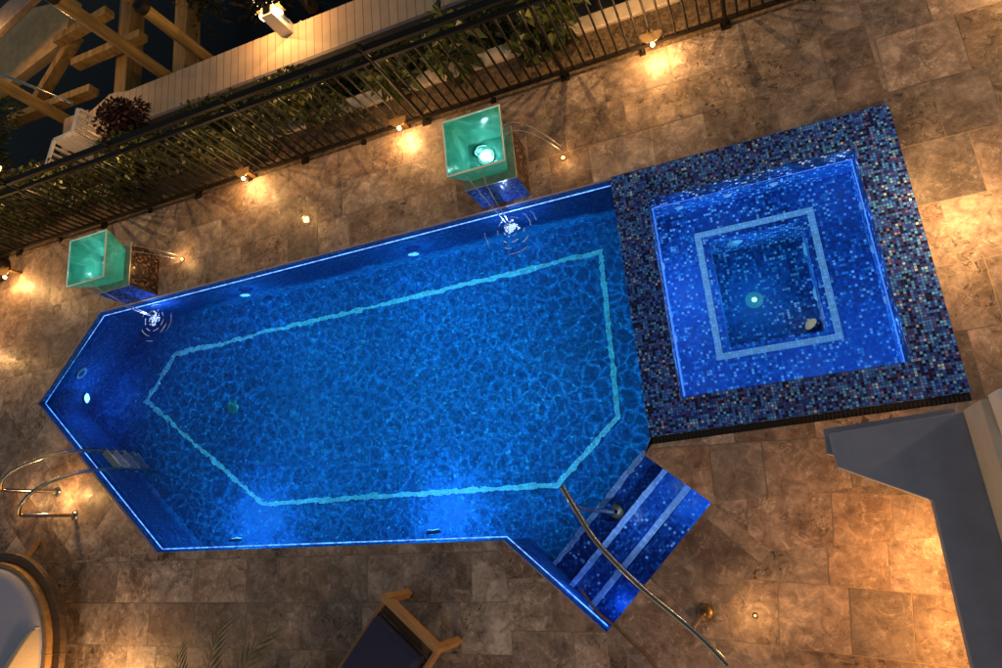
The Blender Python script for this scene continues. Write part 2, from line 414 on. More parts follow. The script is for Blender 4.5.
for reg, ang, rh in regions:
    mb.cur = 1
    mb.add([(x,y,-.003) for x,y in reg], [tuple(range(len(reg)))]); cols.append((.5,.5,.5))
    mb.cur = 0
    c, s = math.cos(ang), math.sin(ang); ox, oy = reg[0]
    loc = [((x-ox)*c+(y-oy)*s, -(x-ox)*s+(y-oy)*c) for x,y in reg]
    x0=min(p[0] for p in loc)-1; x1=max(p[0] for p in loc)+1; y0=min(p[1] for p in loc)-.002; y1=max(p[1] for p in loc)+.5
    g = .003; y = y0
    while y < y1:
        x = x0 + R.uniform(-.6,0)
        while x < x1:
            w = R.choice([.40,.48,.60,.60,.66])
            q = [(x+g,y+g),(x+w-g,y+g),(x+w-g,y+rh-g),(x+g,y+rh-g)]
            q = [(ox+a*c-b*s, oy+a*s+b*c) for a,b in q]
            q = clip(q, reg)
            if q: mb.add([(a,b,0) for a,b in q], [tuple(range(len(q)))]); cols.append((R.random(),R.random(),R.random()))
            x += w
        y += rh
pav = mb.build('paving', [M['trav'], M['grout']])
at = pav.data.attributes.new('pv', 'FLOAT_COLOR', 'FACE')
for i, cc in enumerate(cols): at.data[i].color = (*cc, 1)
tag(pav, kind='structure')

# ---- pool shell
outline = [NW, W_, SW, S_, SE, E_, NN, BL, TL]          # counter-clockwise
pool = empty('swimming_pool', (-4.5,1.6,0), 'large blue mosaic swimming pool with a pointed end and glowing water', 'swimming pool')
def child(o, p):
    o.parent = p; o.matrix_parent_inverse = Matrix.Translation(p.location).inverted() if not p.rotation_euler.z else p.matrix_basis.inverted(); return o
wm = MB()
for i in range(len(outline)):
    a, b = outline[i], outline[(i+1) % len(outline)]
    wm.cur = 1; wm.add([(*a,-.035),(*b,-.035),(*b,0),(*a,0)], [(3,2,1,0)] )
    wm.cur = 0; wm.add([(*a,ZF),(*b,ZF),(*b,-.035),(*a,-.035)], [(3,2,1,0)])
# faces must look into the basin
child(wm.build('pool_wall', [M['pool_tile'], M['coping_edge']]), pool)
fm = MB(); fm.add([(x,y,ZF) for x,y in outline], [tuple(range(len(outline)))])
child(fm.build('pool_floor', M['pool_tile'], rot=math.radians(-2)), pool)
lp = [(-6.93,2.74),(-1.28,2.83),(-1.35,1.06),(-2.06,.47),(-5.59,.66),(-7.39,2.16)]
def inset(poly, d):
    n = len(poly); out = []; A = sum(poly[i][0]*poly[(i+1)%n][1]-poly[(i+1)%n][0]*poly[i][1] for i in range(n)); sg = 1 if A > 0 else -1
    for i in range(n):
        p0, p1, p2 = (Vector(poly[k % n]) for k in (i-1, i, i+1))
        e1 = (p1-p0).normalized(); e2 = (p2-p1).normalized()
        n1 = Vector((-e1.y, e1.x))*sg; n2 = Vector((-e2.y, e2.x))*sg
        bis = (n1+n2).normalized(); out.append(tuple(p1 + bis*(d/max(.2, bis.dot(n1)))))
    return out
def ring(poly, d, z, name, m, par):
    inn = inset(poly, d); n = len(poly); r = MB()
    for i in range(n):
        k = (i+1) % n; f = [(*poly[i],z),(*poly[k],z),(*inn[k],z),(*inn[i],z)]
        r.add(f, [(0,1,2,3)])
    o = r.build(name, m); 
    if o.data.polygons[0].normal.z < 0: o.data.flip_normals()
    return child(o, par)
ring(lp, .052, ZF+.005, 'lane_line', M['lane'], pool)
# steps: treads running parallel to the end wall E_-SE
d = Vector((SE[0]-E_[0], SE[1]-E_[1])).normalized(); nrm = Vector((d.y, -d.x)); nrm = nrm if nrm.dot(Vector((NN[0]-E_[0],NN[1]-E_[1]))) > 0 else -nrm
Ltot = (Vector(SE)-Vector(E_)).length
def strip(o0, o1):   # quad in plan between two offsets from the end wall
    e = Vector(E_); w = Vector(SE)
    # side walls are not quite square: interpolate along E_->NN and SE->S_
    t0 = lambda o: e + (Vector(NN)-e).normalized()*o
    t1 = lambda o: w + (Vector(S_)-w).normalized()*o
    return [tuple(t0(o0)), tuple(t1(o0)), tuple(t1(o1)), tuple(t0(o1))]
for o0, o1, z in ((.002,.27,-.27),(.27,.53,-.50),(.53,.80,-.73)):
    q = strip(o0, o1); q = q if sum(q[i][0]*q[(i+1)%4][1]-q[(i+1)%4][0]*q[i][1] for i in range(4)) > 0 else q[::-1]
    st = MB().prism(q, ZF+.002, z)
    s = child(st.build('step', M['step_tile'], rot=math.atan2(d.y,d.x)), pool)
    q = strip(o1-.056, o1-.004)
    q = q if sum(q[i][0]*q[(i+1)%4][1]-q[(i+1)%4][0]*q[i][1] for i in range(4)) > 0 else q[::-1]
    nl = MB().add([(*p, z+.005) for p in q], [(0,1,2,3)]).build('step_nosing', M['nosing'], rot=math.atan2(d.y,d.x))
    nl.parent = s; nl.matrix_parent_inverse = Matrix.Translation(-pool.location)
    nl.matrix_parent_inverse = s.matrix_parent_inverse.copy() @ Matrix.Identity(4)
    nl.matrix_parent_inverse = Matrix.Identity(4)
# floor drain and wall suction ring
dr = MB().lathe([(0,.012),(.02,.014),(.035,.006),(.045,.014),(.07,.012),(.085,0)], (-6.01,1.88,ZF+.004), 28)
child(dr.build('floor_drain', simple('drain_green', (.03,.19,.22), .5)), pool)
Mx = Matrix.Rotation(math.radians(90),4,'X')
nv = Vector((-.728,.685,0))
rot = Vector((.728,-.685,0)).to_track_quat('Z','Y').to_matrix().to_4x4()
sr = MB().lathe([(.055,.0),(.06,.02),(.085,.02),(.09,0)], (-8.04,2.575,-.42), 24, rot)
child(sr.build('suction_ring', M['fitting']), pool)

# ---- water with gentle real ripples at the two jets
def ripple(x, y, cs):
    z = 0
    for cx, cy in cs:
        r = math.hypot(x-cx, y-cy)
        if r < .55: z += .009*math.cos(r*2*PI/.085)*math.exp(-r*6.0)*(1-r/.55)
    return z
JETS = [(-2.03,2.98), (-6.66,2.98)]
bm = bmesh.new(); vs = [bm.verts.new((x,y,ZW)) for x,y in outline]; bm.faces.new(vs)
me = bpy.data.meshes.new('pool_water'); 
def cut(ax, lo, hi, stp):
    k = lo
    while k <= hi:
        no = Vector((1,0,0)) if ax == 0 else Vector((0,1,0))
        bmesh.ops.bisect_plane(bm, geom=bm.verts[:]+bm.edges[:]+bm.faces[:], plane_co=no*k, plane_no=no); k += stp
for cx, cy in JETS: cut(0, cx-.56, cx+.56, .014)
cut(1, 2.40, 3.16, .014)
for v in bm.verts: v.co.z += ripple(v.co.x, v.co.y, JETS)
for f in bm.faces: f.smooth = True
bmesh.ops.recalc_face_normals(bm, faces=bm.faces[:])
if sum(f.normal.z for f in bm.faces) < 0: bmesh.ops.reverse_faces(bm, faces=bm.faces[:])
bm.to_mesh(me); bm.free(); me.materials.append(M['water'])
pw = bpy.data.objects.new('pool_water', me); COL.objects.link(pw); tag(pw, kind='structure')

# ---- LED strip along the waterline
def led(name, pts, label):
    m = MB(); m.tube([(x,y,-.085) for x,y in pts], .0055, 8)
    return tag(m.build(name, M['led']), label, 'light strip')
ins = inset(outline, .03)
led('led_strip', [(TL[0]-.004, ins[8][1]), ins[0], ins[1], ins[2], ins[3], ins[4]], 'glowing blue light strip running along the pool waterline')

# ---- underwater pool lamps
CAU = None
def caustic(lt, depth, k=1.0, base=.5, cell=4.2, lin=True, even=False, ex=5.0):
    """ripple-focused light: brightness varies with the direction the ray leaves the lamp"""
    lt.energy *= 4.0; lt.use_nodes = True; nt = lt.node_tree   # energy up, node strength down: better light sampling
    em = nt.nodes['Emission']; fo = N(nt, 'ShaderNodeLightFalloff', Strength=1.0)
    tc = N(nt, 'ShaderNodeTexCoord'); sp = N(nt, 'ShaderNodeSeparateXYZ'); L(nt, tc.outputs['Normal'], sp.inputs[0])
    az = mth(nt, 'MAXIMUM', mth(nt, 'ABSOLUTE', sp.outputs[2]), .03)
    cx = mth(nt, 'DIVIDE', mth(nt, 'MULTIPLY', sp.outputs[0], depth), az); cy = mth(nt, 'DIVIDE', mth(nt, 'MULTIPLY', sp.outputs[1], depth), az)
    cb = N(nt, 'ShaderNodeCombineXYZ'); L(nt, cx, cb.inputs[0]); L(nt, cy, cb.inputs[1])
    nz = N(nt, 'ShaderNodeTexNoise', Scale=3.0, Detail=2.0); L(nt, cb.outputs[0], nz.inputs['Vector'])
    v = vmt(nt, 'ADD', cb.outputs[0], vmt(nt, 'SCALE', nz.outputs['Color'], .30))
    vo = N(nt, 'ShaderNodeTexVoronoi', Scale=cell); vo.feature = 'DISTANCE_TO_EDGE'; vo.voronoi_dimensions = '2D'; L(nt, v, vo.inputs['Vector'])
    e = mth(nt, 'POWER', mth(nt, 'SUBTRACT', 1.0, mth(nt, 'MINIMUM', mth(nt, 'MULTIPLY', vo.outputs['Distance'], 2.6), 1.0)), ex)
    n2 = N(nt, 'ShaderNodeTexNoise', Scale=1.3, Detail=2.0); L(nt, cb.outputs[0], n2.inputs['Vector'])
    e = mth(nt, 'MULTIPLY', e, mth(nt, 'MAXIMUM', mth(nt, 'MULTIPLY_ADD', n2.outputs['Fac'], 3.0, -.45), .35))
    pat = mth(nt, 'MULTIPLY_ADD', e, 2.2*k, base)
    if even: pat = mth(nt, 'DIVIDE', pat, mth(nt, 'POWER', mth(nt, 'MAXIMUM', az, .42), 3.0)); pat = mth(nt, 'MULTIPLY', pat, mth(nt, 'MINIMUM', mth(nt, 'MAXIMUM', mth(nt, 'MULTIPLY', mth(nt, 'SUBTRACT', az, .34), 5.0), .015), 1.0))
    pat = mth(nt, 'MULTIPLY', pat, 1/4.0)
    L(nt, mth(nt, 'MULTIPLY', pat, fo.outputs['Linear' if lin else 'Quadratic']), em.inputs['Strength'])
BL1 = (.08,.72,1.0); BL2 = (.02,.22,1.0); BL3 = (.05,.5,1.0)
ulabels = {
 0:'round underwater lamp in the pointed left end of the pool',
 1:'underwater lamp at the bottom left of the pool by the front wall',
 2:'underwater lamp midway along the front wall of the pool',
 3:'underwater lamp in the back wall left of the right fountain',
 4:'underwater lamp in the back wall right of the left fountain'}
ul = [(-8.02,2.25,-.55,(1,.0)),(-5.66,.30,-.6,(.1,1)),(-3.27,.16,-.6,(.0,1)),(-3.27,3.12,-.55,(-.05,-1)),(-5.53,3.13,-.55,(0,-1))]
for i,(x,y,z,dr2) in enumerate(ul):
    rot = Vector((dr2[0],dr2[1],0)).to_track_quat('Z','Y').to_matrix().to_4x4()
    t = empty('pool_light', (x,y,z), ulabels[i], 'pool lamp', 'underwater lamps of the pool')
    child(MB().lathe([(.0,.03),(.05,.028),(.065,.02)], (x,y,z), 20, rot).build('lens', M['poollens'] if i else M['tiplens']), t)
    child(MB().lathe([(.066,.022),(.078,.018),(.085,-.01)], (x,y,z), 20, rot).build('ring', M['bluefit']), t)
pl = [(-7.86,2.25,-.62,2.4,(.03,.30,1),.8,.6),(-5.6,.52,-.78,11,BL3,.7,1),(-3.25,.38,-.78,12,BL3,.7,1),(-3.27,2.86,-.55,5,BL3,.6,1),(-5.53,2.86,-.55,5,BL3,.6,1),(-5.66,.50,-.90,5.5,(.14,.6,1),.9,.4),(-3.27,.36,-.90,5.5,(.14,.6,1),.9,.4),(-7.80,2.28,-.75,2.6,(.10,.42,1),.9,.4)]
for x,y,z,p,c,b_,k in pl:
    l = point('pool_lamp_light', (x,y,z), p, c, 0.0); caustic(l.data, z-ZF, k, b_, 4.2, False)
# unseen lamps added for light thrown back down by the rippled surface: even, netted
for x,y,p in ((-2.1,1.75,19.0),(-3.7,1.7,18.0),(-5.4,1.75,13.5)):
    l = point('ripple_light', (x,y,-.22), p, (.06,.74,1.0), 0.0); caustic(l.data, -.22-ZF, .72, .70, 7.2, False, True, 5.5)
# unseen fill lights added over the steps, without fittings
l = point('step_fill_light', (-.885,.335,-.165), 10.0, (.22,.52,1), 0.0)
l = point('step_fill_light', (-.72,.185,-.17), 5.0, (.22,.52,1), 0.0)
l = point('step_fill_light', (-1.30,.12,-.16), 6.0, (.20,.45,1), 0.0)
l = point('ladder_fill_light', (-7.16,1.46,-.15), .30, (1,.7,.35), 0.0)  # unseen lamp added under water for warm deck light on the treads
l = point('step_fill_light', (-1.42,-.58,-.17), 2.0, (.10,.32,1), 0.0)
l = point('step_fill_light', (-1.85,-.42,-.20), 2.0, (.08,.25,1), 0.0)

# ------------------------------------------------------------------ spa
spa = empty('spa_tub', (.2,1.9,0), 'square raised mosaic spa with a stepped bench and bright blue water', 'spa')
ix0,ix1,iy0,iy1 = -.66,1.06,1.02,2.84; bx0,bx1,by0,by1 = -.22,.59,1.47,2.49; ZB=-.52; ZWF=-1.05; ZT=.025
m = MB()
O = [(SX0,SY0),(SX1,SY0),(SX1,SY1),(SX0,SY1)]; I = [(ix0,iy0),(ix1,iy0),(ix1,iy1),(ix0,iy1)]
for i in range(4):
    k = (i+1) % 4
    m.add([(*O[i],ZT),(*O[k],ZT),(*I[k],ZT),(*I[i],ZT)], [(0,1,2,3)])
    m.add([(*O[i],-.2 if i != 3 else ZF),(*O[k],-.2 if i != 3 else ZF),(*O[k],ZT),(*O[i],ZT)], [(0,1,2,3)])
child(m.build('spa_rim', M['rim_tile']), spa)
m = MB(); B = [(bx0,by0),(bx1,by0),(bx1,by1),(bx0,by1)]
for i in range(4):
    k = (i+1) % 4
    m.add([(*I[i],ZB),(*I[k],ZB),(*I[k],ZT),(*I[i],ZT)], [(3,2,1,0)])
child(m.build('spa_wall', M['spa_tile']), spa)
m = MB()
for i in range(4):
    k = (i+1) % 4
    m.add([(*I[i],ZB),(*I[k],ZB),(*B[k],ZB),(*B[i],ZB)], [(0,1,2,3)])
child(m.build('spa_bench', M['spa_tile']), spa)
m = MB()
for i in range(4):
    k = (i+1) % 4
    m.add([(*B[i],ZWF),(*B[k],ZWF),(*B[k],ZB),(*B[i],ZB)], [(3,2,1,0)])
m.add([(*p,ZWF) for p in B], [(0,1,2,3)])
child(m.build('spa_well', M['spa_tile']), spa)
ring([(-.34,1.37),(.70,1.37),(.70,2.60),(-.34,2.60)], .058, ZB+.005, 'bench_line', M['white_line'], spa)
wl_ = child(MB().lathe([(.026,.018),(.034,.014),(.042,.026),(.052,.026),(.058,.012),(.074,.012),(.082,0)], (.07,1.97,ZWF+.003), 32).build('well_light', M['tealfit']), spa)
child(MB().lathe([(0,.024),(.018,.022),(.025,.016)], (.07,1.97,ZWF+.003), 20).build('well_lens', M['spalens']), spa)
rx = lambda v: Vector(v).to_track_quat('Z','Y').to_matrix().to_4x4()
child(MB().lathe([(0,.03),(.03,.03),(.06,.0)], (.50,1.64,ZWF+.02), 20, rx((-.5,.5,.6))).build('copper_fitting', simple('copper', (.75,.34,.12), .4, .3)), spa)
for (p, v, r) in (((-.0,by1-.005,-.72),(0,-1,0),.075), ((bx1-.005,2.28,-.74),(-1,0,0),.07), ((bx1-.005,1.86,-.78),(-1,0,0),.07)):
    child(MB().lathe([(0,.02),(r*.6,.022),(r,.0)], p, 24, rx(v)).build('suction_cover', simple('cover', (.25,.45,.5), .4)), spa)
for (p, v) in (((.42,iy1-.004,-.30),(0,-1,0)), ((.02,iy1-.004,-.30),(0,-1,0)), ((-.42,iy1-.004,-.32),(0,-1,0)), ((ix1-.004,2.45,-.32),(-1,0,0)), ((ix1-.004,2.05,-.32),(-1,0,0)), ((ix1-.004,1.6,-.32),(-1,0,0)), ((ix0+.004,1.6,-.32),(1,0,0)), ((ix0+.004,2.3,-.32),(1,0,0))):
    child(MB().lathe([(0,.015),(.02,.018),(.032,.012),(.038,0)], p, 16, rx(v)).build('jet_nozzle', M['fitting']), spa)
sw = MB().add([(*p, ZSW) for p in I], [(0,1,2,3)]).build('spa_water', M['spawater']); tag(sw, kind='structure')
SB = (.03,.16,1.0)
for x,y,z,p,c in ((.94,2.72,-.27,16,(.13,.44,1)),(.86,1.14,-.30,26,(.20,.50,1)),(.45,1.16,-.30,18,(.20,.50,1)),(-.52,1.25,-.30,14,(.18,.48,1)),(-.54,1.65,-.30,24,(.20,.50,1)),(-.52,2.1,-.30,18,(.20,.50,1)),(-.1,2.72,-.30,9,(.13,.44,1)),(.94,1.8,-.30,8,(.13,.44,1)),(.07,1.97,-.78,13,(.08,.58,.95))):
    point('spa_light', (x,y,z), p*1.75, c, 0.0)
point('spa_light', (.44,1.70,ZWF+.16), .5, (1,.6,.3), 0.0)
for x,y in ((-.4,2.72),(.05,2.72),(.5,2.72),(-.56,2.3),(-.56,1.85),(-.56,1.4),(.96,2.3),(.96,1.85),(.96,1.35)): point('spa_light', (x,y,-.10), 1.5, (.12,.36,1.0), 0.0)  # unseen fills added above the water to brighten the wall band
point('spa_light', (.97,2.74,-.10), 1.0, (.35,.55,1.0), 0.0)
m = MB(); li = inset(I, .016); m.tube([(x,y,-.145) for x,y in li+li[:1]], .006, 8)
tag(m.build('led_strip', M['spaled']), 'thin blue light strip around the inside of the square spa', 'light strip')
# dark drain slot south of the spa
dc = MB()
dc.box((-.95,.668,-.05),(1.40,.729,-.012))
k = -.94
while k < 1.39: dc.box((k,.672,-.0118),(k+.012,.726,-.004)); k += .03
tag(dc.build('drain_channel', M['slot']), 'narrow dark slotted drain along the near edge of the spa', 'drain')

# ------------------------------------------------------------------ fountains
def bez(a, b, lift, n=14):
    a = Vector(a); b = Vector(b); out = []
    for i in range(n+1):
        t = i/n; p = a.lerp(b, t); p.z = a.z + lift*4*t*(1-t)*.5 + (b.z-a.z)*t*t; out.append(p)
    return out
def fountain(cx, cy, label, cat):
    hx = .255; t = empty('fountain', (cx,cy,0), label, cat, 'glass fountains beside the pool')
    z1 = .405
    m = MB(); m.add([(cx-hx,cy-hx,0),(cx+hx,cy-hx,0),(cx+hx,cy+hx,0),(cx-hx,cy+hx,0),(cx-hx,cy-hx,z1),(cx+hx,cy-hx,z1),(cx+hx,cy+hx,z1),(cx-hx,cy+hx,z1)], [(4,5,6,7),(1,2,6,5),(2,3,7,6),(3,0,4,7)])
    child(m.build('pedestal', M['brown_tile']), t)
    m = MB(); m.add([(cx-hx,cy-hx,0),(cx+hx,cy-hx,0),(cx+hx,cy-hx,z1),(cx-hx,cy-hx,z1)], [(0,1,2,3)])
    m.box((cx-hx,cy-hx-.012,.0),(cx+hx,cy-hx-.0005,z1))
    child(m.build('front_panel', M['blue_tile']), t)
    child(MB().box((cx-hx-.012,cy-hx-.02,z1+.001),(cx+hx+.012,cy+hx+.012,z1+.022)).build('top_plate', M['plate'], bevel=.004), t)
    # open tapered glass box
    zb, zt = z1+.024, .76; rb, rt, th = .195, .288, .018
    m = MB(); q = lambda r, z: [(cx-r,cy-r,z),(cx+r,cy-r,z),(cx+r,cy+r,z),(cx-r,cy+r,z)]
    vs = q(rb,zb)+q(rt,zt)+q(rt-th,zt)+q(rb-th,zb+th)
    fs = [(3,2,1,0),(12,13,14,15)]
    for i in range(4):
        k = (i+1)%4; fs += [(i,k,4+k,4+i),(4+i,4+k,8+k,8+i),(8+i,8+k,12+k,12+i)]
    child(m.add(vs, fs).build('glass_basin', M['teal'], bevel=.005), t)
    # pale ground glass edge
    e = MB()
    for i in range(4):
        k=(i+1)%4; a=q(rt-.009,zt+.004)[i]; b=q(rt-.009,zt+.004)[k]; e.tube([a,b], .009, 6)
    child(e.build('basin_rim', simple('glass_edge', (.78,.92,.84), .2)), t)
    f = MB().lathe([(.0,.022),(.022,.022)], (cx+.0,cy+.0,zb+th), 24)
    lamp = child(f.build('lamp', M['teallens']), t)
    f = MB().lathe([(.024,.020),(.045,.016),(.052,.026),(.060,.026),(.066,.014),(.085,.014),(.09,.0)], (cx,cy,zb+th), 28)
    f.tube(curve_pts([(cx-.07,cy+.02,zb+.03),(cx-.10,cy+.06,zb+.045),(cx-.06,cy+.12,zb+.035),(cx+.02,cy+.11,zb+.03)],6), .006, 6)
    f.box((cx-.085,cy+.055,zb+th),(cx-.035,cy+.09,zb+.05))
    child(f.build('lamp_ring', M['tealfit']), t)
    point('fountain_light', (cx+.06,cy-.05,zb+.038), .55, (.6,1.0,.92), 0.0, None)
    point('fountain_light', (cx+.01,cy,zb+.12), 2.8, (.48,1.0,.88), 0.0, None)
    return t
FX = [(-2.005,3.475),(-6.745,3.475)]
fountain(*FX[0], 'glowing teal glass fountain between the spa and the middle of the fence', 'fountain')
fountain(*FX[1], 'glowing teal glass fountain near the pointed left end of the pool', 'fountain')
def jet(pts, lab, grp, r=.0045):
    tag(MB().tube(pts, [r*(1+.5*math.sin(i*1.7)) for i in range(len(pts))], 8).build('water_jet', M['jet']), lab, 'water jet', grp)
for (cx, cy), (jx, jy), nm in ((FX[0],JETS[0],'right'),(FX[1],JETS[1],'left')):
    g1 = f'water jets from the {nm} fountain into the pool'; g2 = f'water jets from the {nm} fountain onto the deck'
    for o in (-.12, .06):
        jet(bez((cx+o,cy-.27,.70),(jx+o*.12,jy+.02,ZW-.01),.10), f'thin curved water jet falling from the {nm} teal fountain into the pool', g1)
    for o in (.08, -.02):
        jet(bez((cx+.28,cy+o,.72),(cx+.63,cy+.10+o*.5,.01),.12), f'thin water jet arching from the {nm} teal fountain onto the stone deck', g2, .004)
    # splash where the jets land
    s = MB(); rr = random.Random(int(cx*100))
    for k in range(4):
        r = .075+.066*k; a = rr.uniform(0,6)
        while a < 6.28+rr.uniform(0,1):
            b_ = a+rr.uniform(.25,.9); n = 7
            s.tube([(jx+r*math.cos(a+(b_-a)*i/n)*rr.uniform(.97,1.03), jy-.02+r*.95*math.sin(a+(b_-a)*i/n), ZW+.009) for i in range(n+1)], [.001]+[.0042 if k<3 else .003]*(n-1)+[.001], 5)  # white tube arcs stand in for bright glints on the ripples
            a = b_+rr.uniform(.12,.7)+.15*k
    for k in range(90):
        a = rr.uniform(0,6.28); r = rr.gauss(0,.042); w = rr.uniform(.006,.018)
        s.lathe([(0,w*.5),(w*.7,w*.35),(w,0)], (jx+r*math.cos(a),jy+r*math.sin(a),ZW+.008), 7)
    tag(s.build('splash', M['foam_glint']), f'white splash and ripple glints where the {nm} fountain jets hit the pool', 'splash', kind='stuff')
    point('splash_light', (jx,jy+.06,ZW-.10), 6.0, (.20,.42,1.0), 0.0)
    point('splash_light', (jx+.02,jy+.02,ZW+.16), 2.6, (.28,.48,1.0), 0.0)  # unseen lamp added above the water to brighten the splash

# ------------------------------------------------------------------ pool fence in panels
PW_ = 1.55
def make_fence():
    t = empty('pool_fence', (0,0,0), None, None)
    m = MB().tube([(0,0,.012),(0,0,1.30)], .021, 8); m.lathe([(0,.05),(.02,.045),(.03,.025),(.03,.0)], (0,0,1.30), 10); m.build('post', M['black'], t)
    m = MB().box((-.045,-.06,0),(.045,.045,.02)); m.build('base_plate', M['black'], t)
    MB().box((.02,-.034,1.245),(PW_-.02,.034,1.285)).build('top_rail', M['black'], t)
    MB().box((.02,-.024,1.09),(PW_-.02,.024,1.12)).build('second_rail', M['black'], t)
    MB().box((.02,-.018,.06),(PW_-.02,.018,.095)).build('bottom_rail', M['black'], t)
    MB().tube([(PW_/2,0,.06),(PW_/2,-.02,.01)], .014, 6).box((PW_/2-.028,-.055,0),(PW_/2+.028,.01,.012)).build('foot', M['black'], t)
    n = 13
    for i in range(n):
        x = PW_*(i+1)/(n+1); MB().tube([(x,0,.095),(x,0,1.09)], .0115, 6, False).build('picket', M['black'], t)
    return t
fp = make_fence()
wher = ['fence panel at the far right end of the black pool fence','fence panel behind the broad leaved bushes above the spa corner','fence panel directly behind the right teal fountain','fence panel just left of the right fountain and below the slim lantern lamp',
        'fence panel behind the round deck lamp in the middle','fence panel left of the middle deck lamp','fence panel behind the left teal fountain','leftmost fence panel beside the dark barrel']
for i in range(8):
    o = fp if i == 0 else dup_tree(fp)
    o.location = (.30-PW_*i, FENCE_Y, 0)
    tag(o, 'black metal '+wher[i], 'fence', 'panels of the black pool fence')

# ------------------------------------------------------------------ warm garden lamps at the fence foot
WARM = (1,.52,.17)
def fence_lamp(x, y, label, p=10, rz=0):
    t = empty('fence_lamp', (x,y,0), label, 'lamp', 'warm lamps at the foot of the fence')
    m = MB(); n = 14   # half-round hood leaning out over the bulb
    top = [(x,y+.02,.26)]; vs=[]; 
    for i in range(n+1):
        a = PI + PI*i/n; vs.append((x+.105*math.cos(a), y+.03+.105*math.sin(a)*.9, .22-.02*math.sin(a-PI)))
    up = [(vx,vy,vz+.012) for vx,vy,vz in vs]; k = len(vs)
    m.add(vs+up, [tuple(range(k-1,-1,-1)), tuple(range(k,2*k))]+[(i,i+1,k+i+1,k+i) for i in range(k-1)])
    child(m.build('hood', M['hood']), t)
    child(MB().box((x-.03,y+.02,.0),(x+.03,y+.05,.25)).build('bracket', M['bronze'], bevel=.004), t)
    child(MB().lathe([(.0,-.02),(.014,-.016),(.019,0),(.014,.016),(0,.02)], (x,y-.085,.20), 14).build('bulb', M['warm2']), t)
    point('fence_lamp_light', (x-.05,y-.12,.13), p*.42, WARM)
    point('fence_lamp_light', (x+.05,y-.12,.13), p*.42, WARM)
    point('fence_lamp_light', (x,y-.16,.45), p*.85, WARM)
fence_lamp(-.36,4.36,'warm lamp with half round hood at the fence foot above the spa',15)
fence_lamp(-3.03,4.34,'warm lamp with half round hood at the fence foot beside the right fountain',13)
fence_lamp(-5.06,4.34,'warm lamp with half round hood at the fence foot left of the deck lamp',13)
fence_lamp(-8.94,4.02,'warm lamp with half round hood beside the dark barrel left of the left fountain',17)

def deck_light(x, y, label, p, lens=.035, h=.10, ringed=False, pcol=WARM):
    t = empty('deck_light', (x,y,0), label, 'deck lamp', 'small warm lamps set in the deck')
    child(MB().lathe([(0,.030),(lens*.6,.026),(lens,.012)], (x,y,0), 16).build('lens', M['warm']), t)
    R2 = .075 if ringed else lens+.015
    child(MB().lathe([(lens,.014),(R2-.006,.014),(R2,.002)], (x,y,0), 20).build('ring', M['bronze'] if not ringed else M['plate']), t)
    point('deck_lamp_light', (x,y,h), p, pcol, .02)
deck_light(-4.35,3.63,'round ringed lamp set in the deck midway between the two fountains',1.2,.035,.14,True)
deck_light(-1.38,3.50,'small glowing lamp in the deck right of the right fountain',2.2,.018,.14)
deck_light(-6.12,3.58,'small glowing lamp in the deck right of the left fountain',2.2,.018,.14)
deck_light(-.385,-.70,'glowing lamp in the deck beside the handrail foot',3.4,.008,.22)
# lamp spots without visible fittings: unseen lamps set where the deck glows warm
point('unseen_warm_light', (1.72,1.75,.4), 6.0, WARM)
point('unseen_warm_light', (1.50,2.5,.4), 6.0, WARM)
point('unseen_warm_light', (1.66,2.10,.50), 27.0, WARM, .03)
point('unseen_warm_light', (-7.66,1.0,.22), 13.0, WARM, .03)
point('unseen_warm_light', (-8.35,.98,.2), 4.0, WARM, .03)
point('unseen_warm_light', (-9.45,3.0,.35), 14.0, WARM, .03)
point('unseen_warm_light', (2.7,4.05,.5), 34.0, WARM, .05)
point('unseen_warm_light', (-6.80,-.98,.36), 24.0, WARM, .05)
for x,p in ((-8.6,5),(-7.4,5),(-6.2,5),(-5.0,5),(-3.9,4),(-2.6,5),(-1.2,8),(-.45,9),(.4,6)): point('unseen_warm_light', (x,4.58,.9), p*1.9, (1,.56,.2))  # unseen fills added to light the leaves behind the fence
# wall lamps on the house behind the photographer
for x, y, z, p in ((-6.5,-3.6,2.5,90),(-2.5,-3.8,2.5,94),(2.2,-3.6,2.5,92),(3.6,1.8,2.4,66)):
    point('house_wall_light', (x,y,z), p, (1,.635,.37), .12)

# ------------------------------------------------------------------ pool ladder
lad = empty('pool_ladder', (-7.5,1.2,0), 'stainless pool ladder with two curved handrails at the lower left edge', 'pool ladder')
def chrome(pts, r, name, par, m=M['steel'], n=10): return child(MB().tube(pts, r, n).build(name, m), par)
for (bx,by),(ex,ey) in (((-7.90,1.06),(-7.40,1.47)),((-7.59,.76),(-7.13,1.22))):
    dx,dy = ex-bx,ey-by
    pts = curve_pts([(bx,by,.0),(bx,by,.30),(bx,by,.60),(bx+.03,by+.025,.68),(bx+.14,by+.12,.73),(bx+.55*dx,by+.55*dy,.66),(bx+.85*dx,by+.85*dy,.42),(ex,ey,.08),(ex+.02,ey+.02,-.3),(ex+.02,ey+.02,-1.0)],6)
    chrome(pts, .021, 'handrail', lad)
    child(MB().lathe([(.025,.03),(.04,.026),(.055,.012),(.058,0)], (bx,by,0), 18).build('flange', M['steel']), lad)
for k,z in enumerate((-.16,-.38,-.60,-.82)):
    a = Vector((-7.37,1.475,z)); b = Vector((-7.12,1.245,z))
    child(MB().bar(a,b,.085,.025).build('tread', M['tread'], bevel=.004), lad)

